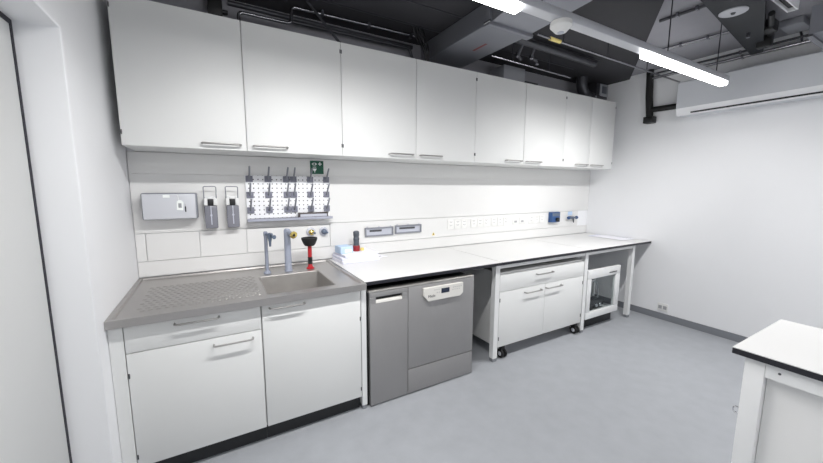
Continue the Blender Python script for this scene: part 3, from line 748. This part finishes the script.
# silver duct
t = thing('air_duct', 'silver rectangular air duct running over the middle wall cabinets', 'duct', (2.41, -.5, 2.65))
mb = MB().use(M['duct']); mb.box(2.215, 2.612, -.895, .0005, 2.655, 2.8105, .003, 1)
mb.build('main_section', M['duct'], t)
mb = MB().use(M['duct']); mb.box(2.195, 2.632, -.925, -.8955, 2.638, 2.811, .002, 1); mb.box(2.195, 2.632, -.956, -.926, 2.638, 2.811, .002, 1)
mb.build('flange', M['duct'], t)
MB().use(M['duct']).hexa([(2.22, -.957, 2.66), (2.61, -.957, 2.66), (2.72, -1.36, 2.745), (2.24, -1.36, 2.745), (2.22, -.957, 2.80), (2.61, -.957, 2.80), (2.72, -1.36, 2.805), (2.24, -1.36, 2.805)]).build('tapered_section', M['duct'], t, smooth=False)
MB().use(M['redprint']).box(2.425, 2.446, -.66, -.50, 2.6535, 2.6548).build('red_marking', M['redprint'], t)
for x in (2.2, 2.627):
    MB().use(M['chrome']).cyl((x, -.962, 2.66), (x, -.90, 2.66), .009, n=10).build('clamp', M['chrome'], t)
# pipes over the cabinets on the back wall
t = thing('steel_pipe', 'bright steel pipe bending up from behind the first wall cabinet', 'pipe', (.69, -.2, 2.54))
MB().use(M['pipe']).tube([(.69, -.2, 2.535), (.69, -.2, 2.664), (1.025, -.2, 2.664), (1.032, -.2, 2.778), (2.04, -.2, 2.792)], .011, 12, bend=.03).build('run', M['pipe'], t)
for x in (1.25, 1.62, 2.0):
    MB().use(M['darkpipe']).box(x - .01, x + .01, -.216, -.184, 2.765, 2.8045).build('clamp', M['darkpipe'], t)
t = thing('service_pipe', 'upper dark service pipe running along the top of the back wall', 'pipe', (1.2, -.03, 2.77), 'dark pipes along the back wall')
MB().use(M['darkpipe']).tube([(.64, -.0175, 2.785), (2.12, -.0175, 2.775)], .018, 12).build('run', M['darkpipe'], t)
t = thing('service_pipe', 'lower dark service pipe just below another on the back wall', 'pipe', (1.6, -.09, 2.73), 'dark pipes along the back wall')
MB().use(M['darkpipe']).tube([(1.03, -.09, 2.727), (2.05, -.09, 2.733), (2.10, -.09, 2.60), (2.10, -.09, 2.534)], .013, 12, bend=.03).build('run', M['darkpipe'], t)
t = thing('strut', 'flat dark diagonal strut leaning from the ceiling to the cabinet top', 'strut', (1.25, -.25, 2.55))
mb = MB().use(M['darkpipe']); mb.prism([(1.118, 2.812), (1.142, 2.812), (1.42, 2.536), (1.396, 2.536)], 'y', -.262, -.254); mb.build('bar', M['darkpipe'], t)
t = thing('valve_box', 'small black box on the back wall over the first wall cabinet', 'box', (.57, -.05, 2.63))
mb = MB().use(M['black']); mb.box(.515, .60, -.14, .0005, 2.64, 2.77, .005); mb.build('housing', M['black'], t)
MB().use(M['black']).cyl((.60, -.06, 2.70), (.635, -.06, 2.70), .014).build('knob', M['black'], t)
t = thing('cable_bundle', 'bundle of dark cables hanging over the wall cabinets left of the silver duct', 'cable', (2.12, -.3, 2.62))
mb = MB().use(M['black'])
for k in range(4): mb.tube([(1.96 + .03 * k, -.31, 2.812), (2.0 + .03 * k, -.30 - .012 * k, 2.72 - .015 * k), (2.08 + .02 * k, -.26, 2.70), (2.13 + .012 * k, -.24, 2.62), (2.13 + .012 * k, -.22, 2.534)], .006, 8, bend=.04)
mb.build('cables', M['black'], t)
t = thing('cable_box', 'grey box standing on the wall cabinets right of the silver duct', 'box', (3.2, -.15, UT))
MB().use(M['greydevice']).box(3.05, 3.345, -.235, -.03, UT + .0005, 2.728, .003).build('housing', M['greydevice'], t)
MB().use(M['darkpipe']).box(3.36, 3.55, -.23, -.15, 2.60, 2.618).build('bracket', M['darkpipe'], t)
t = thing('control_box', 'small framed metal control box on the narrow end cabinet', 'box', (4.77, -.15, UT))
mb = MB().use(M['darkpipe']); mb.box(4.63, 4.86, -.20, -.02, UT + .0005, 2.80, .003); mb.build('housing', M['darkpipe'], t)
mb = MB().use(M['greydevice']); mb.box(4.69, 4.85, -.212, -.2005, 2.65, 2.79, .002); mb.build('front_plate', M['greydevice'], t)
MB().use(M['slate']).box(4.72, 4.82, -.216, -.2122, 2.68, 2.765, .002).build('display', M['slate'], t)
t = thing('flexible_duct', 'dark round duct dropping from the ceiling behind the end cabinets', 'duct', (4.3, -.2, 2.6))
MB().use(M['darkpipe']).tube([(4.33, -.2, 2.812), (4.34, -.2, 2.70), (4.40, -.2, 2.62), (4.56, -.2, 2.60), (4.625, -.2, 2.60)], .06, 18, bend=.08).build('tube', M['darkpipe'], t)
MB().use(M['pipe']).cyl((4.52, -.2, 2.60), (4.545, -.2, 2.60), .064, n=18).build('collar', M['pipe'], t)
t = thing('sprinkler_pipe', 'thin bright pipe with a yellow clip beside the lighting trunk', 'pipe', (3.4, -.985, 2.65))
MB().use(M['pipe']).tube([(2.635, -.99, 2.652), (4.90, -.965, 2.652)], .008, 10).build('run', M['pipe'], t)
MB().use(M['yellow']).cyl((2.78, -.989, 2.652), (2.90, -.987, 2.652), .014, n=14).build('clip', M['yellow'], t)
for x in (2.95, 3.55, 4.2): MB().use(M['darkpipe']).cyl((x, -.98, 2.66), (x, -.98, 2.812), .004, n=8).build('hanger', M['darkpipe'], t)
t = thing('sprinkler_pipe', 'thin dull pipe between the silver duct and the grey box', 'pipe', (3.2, -.49, 2.65))
MB().use(M['pipe']).tube([(2.635, -.505, 2.65), (3.75, -.465, 2.65)], .007, 10).build('run', M['pipe'], t)
for x in (2.9, 3.4): MB().use(M['darkpipe']).cyl((x, -.49, 2.657), (x, -.49, 2.812), .004, n=8).build('hanger', M['darkpipe'], t)
t = thing('valve_manifold', 'cluster of dark valves and pipes hanging right of the silver duct', 'valve', (2.95, -.60, 2.64))
mb = MB().use(M['darkpipe']); mb.tube([(2.70, -.66, 2.76), (3.9, -.63, 2.76)], .03, 14); mb.tube([(2.85, -.66, 2.76), (2.85, -.60, 2.66), (2.93, -.56, 2.655)], .014, 10, bend=.03); mb.tube([(3.0, -.66, 2.76), (3.02, -.60, 2.68), (3.15, -.56, 2.665)], .012, 10, bend=.03)
mb.build('pipework', M['darkpipe'], t)
for (x, y, z) in ((2.86, -.59, 2.67), (3.03, -.59, 2.68), (3.14, -.56, 2.66)): MB().use(M['pipe']).lathe((x, y, z), [(.012, -.02), (.018, -.012), (.018, .012), (.012, .02)], 12).build('valve', M['pipe'], t)
# right-hand ceiling
def conduit(pts, r, lb, m_=M['darkpipe']):
    t = thing('conduit', lb, 'conduit', pts[0], 'conduits under the right ceiling')
    MB().use(m_).tube(pts, r, 10, bend=.03).build('run', m_, t)
    for k in range(1, 3):
        p = Vector(pts[0]).lerp(Vector(pts[1]), k / 3)
        MB().use(M['pipe']).box(p.x - r - .004, p.x + r + .004, p.y - .008, p.y + .008, p.z - r - .002, p.z + r + .003).build('clip', M['pipe'], t)
conduit([(4.26, -1.02, 2.826), (4.33, -1.60, 2.826)], .013, 'dark conduit ending at the black duct, nearest the LED tube', M['pipe'])
conduit([(4.85, -.72, 2.745), (4.87, -3.0, 2.735)], .014, 'pale conduit close above the air conditioner', M['pipe'])
conduit([(4.79, -.72, 2.772), (4.80, -3.0, 2.772)], .010, 'dark conduit just above the pale one by the right wall')
conduit([(3.62, -1.34, 2.83), (3.645, -1.70, 2.83)], .012, 'dark conduit at the edge of the dark ceiling zone')
t = thing('black_duct', 'black insulated duct under the ceiling beside the white disc', 'duct', (4.0, -1.66, 2.7))
MB().use(M['insul']).prism([(2.7, -1.824), (3.217, -1.762), (4.715, -1.580), (4.715, -1.662), (3.57, -1.968), (2.7, -2.20)], 'z', 2.700, 2.811).build('run', M['insul'], t, smooth=False)
mb = MB().use(M['black']); mb.box(4.18, 4.30, -1.85, -1.76, 2.71, 2.79, .006); mb.box(4.40, 4.46, -1.79, -1.70, 2.655, 2.76, .006); mb.cyl((3.95, -1.90, 2.74), (4.62, -1.72, 2.74), .018, n=12)
mb.build('valve', M['black'], t)
MB().use(M['pipe']).cyl((4.1, -1.74, 2.665), (4.1, -1.74, 2.699), .012, n=10).build('nozzle', M['pipe'], t)
t = thing('ceiling_disc', 'white round disc hanging on a thin rod near the right ceiling', 'disc', (3.585, -1.81, 2.69))
MB().use(M['greydevice']).lathe((3.585, -1.81, 2.692), [(.070, 0), (.076, .003), (.076, .008), (.02, .014)], 32).build('plate', M['greydevice'], t)
MB().use(M['darkpipe']).cyl((3.585, -1.81, 2.70), (3.585, -1.81, CEIL - .001), .005, n=8).build('rod', M['darkpipe'], t)
MB().use(M['darkmark']).lathe((3.585, -1.81, 2.6915), [(.014, 0), (.010, -.010), (.004, -.012)], 14).build('nozzle', M['darkmark'], t)
t = thing('junction_box', 'grey junction box on the ceiling right of the black duct', 'box', (4.62, -1.87, 2.8))
MB().use(M['greydevice']).box(4.50, 4.73, -1.935, -1.80, 2.795, 2.849, .008, 2).build('housing', M['greydevice'], t)
MB().use(M['darkpipe']).tube([(4.735, -1.86, 2.82), (4.80, -1.86, 2.80), (4.84, -1.86, 2.75)], .008, 8, bend=.03).build('cable', M['darkpipe'], t)
t = thing('cable_channel', 'pale open cable channel ending at the top right of the photo', 'channel', (4.0, -1.95, 2.8))
mb = MB().use(M['aclip']); mb.box(3.82, 4.18, -1.925, -1.917, 2.79, CEIL - .001); mb.box(3.82, 4.18, -1.975, -1.967, 2.79, CEIL - .001); mb.box(4.172, 4.18, -1.9668, -1.9252, 2.79, CEIL - .001); mb.build('sides', M['aclip'], t)
MB().use(M['black']).box(3.82, 4.1718, -1.9666, -1.9254, 2.815, CEIL - .001).build('cover', M['black'], t)
t = thing('vent_box', 'pale sheet-metal duct end at the right edge of the photo', 'duct', (4.4, -2.3, 2.6))
MB().use(M['duct']).box(4.2, 4.62, -2.9, -2.035, 2.60, 2.79, .004, 1).build('casing', M['duct'], t)
MB().use(M['pipe']).box(4.19, 4.63, -2.06, -2.028, 2.585, 2.5995).build('flange', M['pipe'], t)
for y in (-2.10, -2.6): MB().use(M['darkpipe']).cyl((4.4, y, 2.79), (4.4, y, CEIL - .001), .004, n=8).build('hanger', M['darkpipe'], t)

# ------------------------------------------------------------------ camera
yaw, pitch, roll, f = .5219, .1306, .0042, 342.4
cy, sy, cp_, sp = math.cos(yaw), math.sin(yaw), math.cos(pitch), math.sin(pitch)
fw = Vector((sy * cp_, cy * cp_, -sp)); rt0 = Vector((cy, -sy, 0)); up0 = Vector((sy * sp, cy * sp, cp_))
rt = rt0 * math.cos(roll) + up0 * math.sin(roll); upv = up0 * math.cos(roll) - rt0 * math.sin(roll)
cam = bpy.data.cameras.new('camera'); co = bpy.data.objects.new('camera', cam); COL.objects.link(co)
mw = Matrix((rt, upv, -fw)).transposed().to_4x4(); mw.translation = Vector((.475, -2.8825, 1.5233))
co.matrix_world = mw
cam.sensor_width = 36; cam.sensor_fit = 'HORIZONTAL'; cam.lens = f / 823 * 36; cam.clip_start = .02
SC.camera = co

# ------------------------------------------------------------------ world, colour
w = bpy.data.worlds.new('world'); SC.world = w; w.use_nodes = True
w.node_tree.nodes['Background'].inputs['Color'].default_value = (.5, .52, .55, 1)
w.node_tree.nodes['Background'].inputs['Strength'].default_value = .1
vs = SC.view_settings
SC.display_settings.display_device = 'sRGB'
vs.view_transform = 'Standard'; vs.look = 'None'; vs.exposure = 0.12; vs.gamma = 1.0; vs.use_curve_mapping = False
SC.cycles.max_bounces = 10; SC.cycles.diffuse_bounces = 7
SC.cycles.use_denoising = True
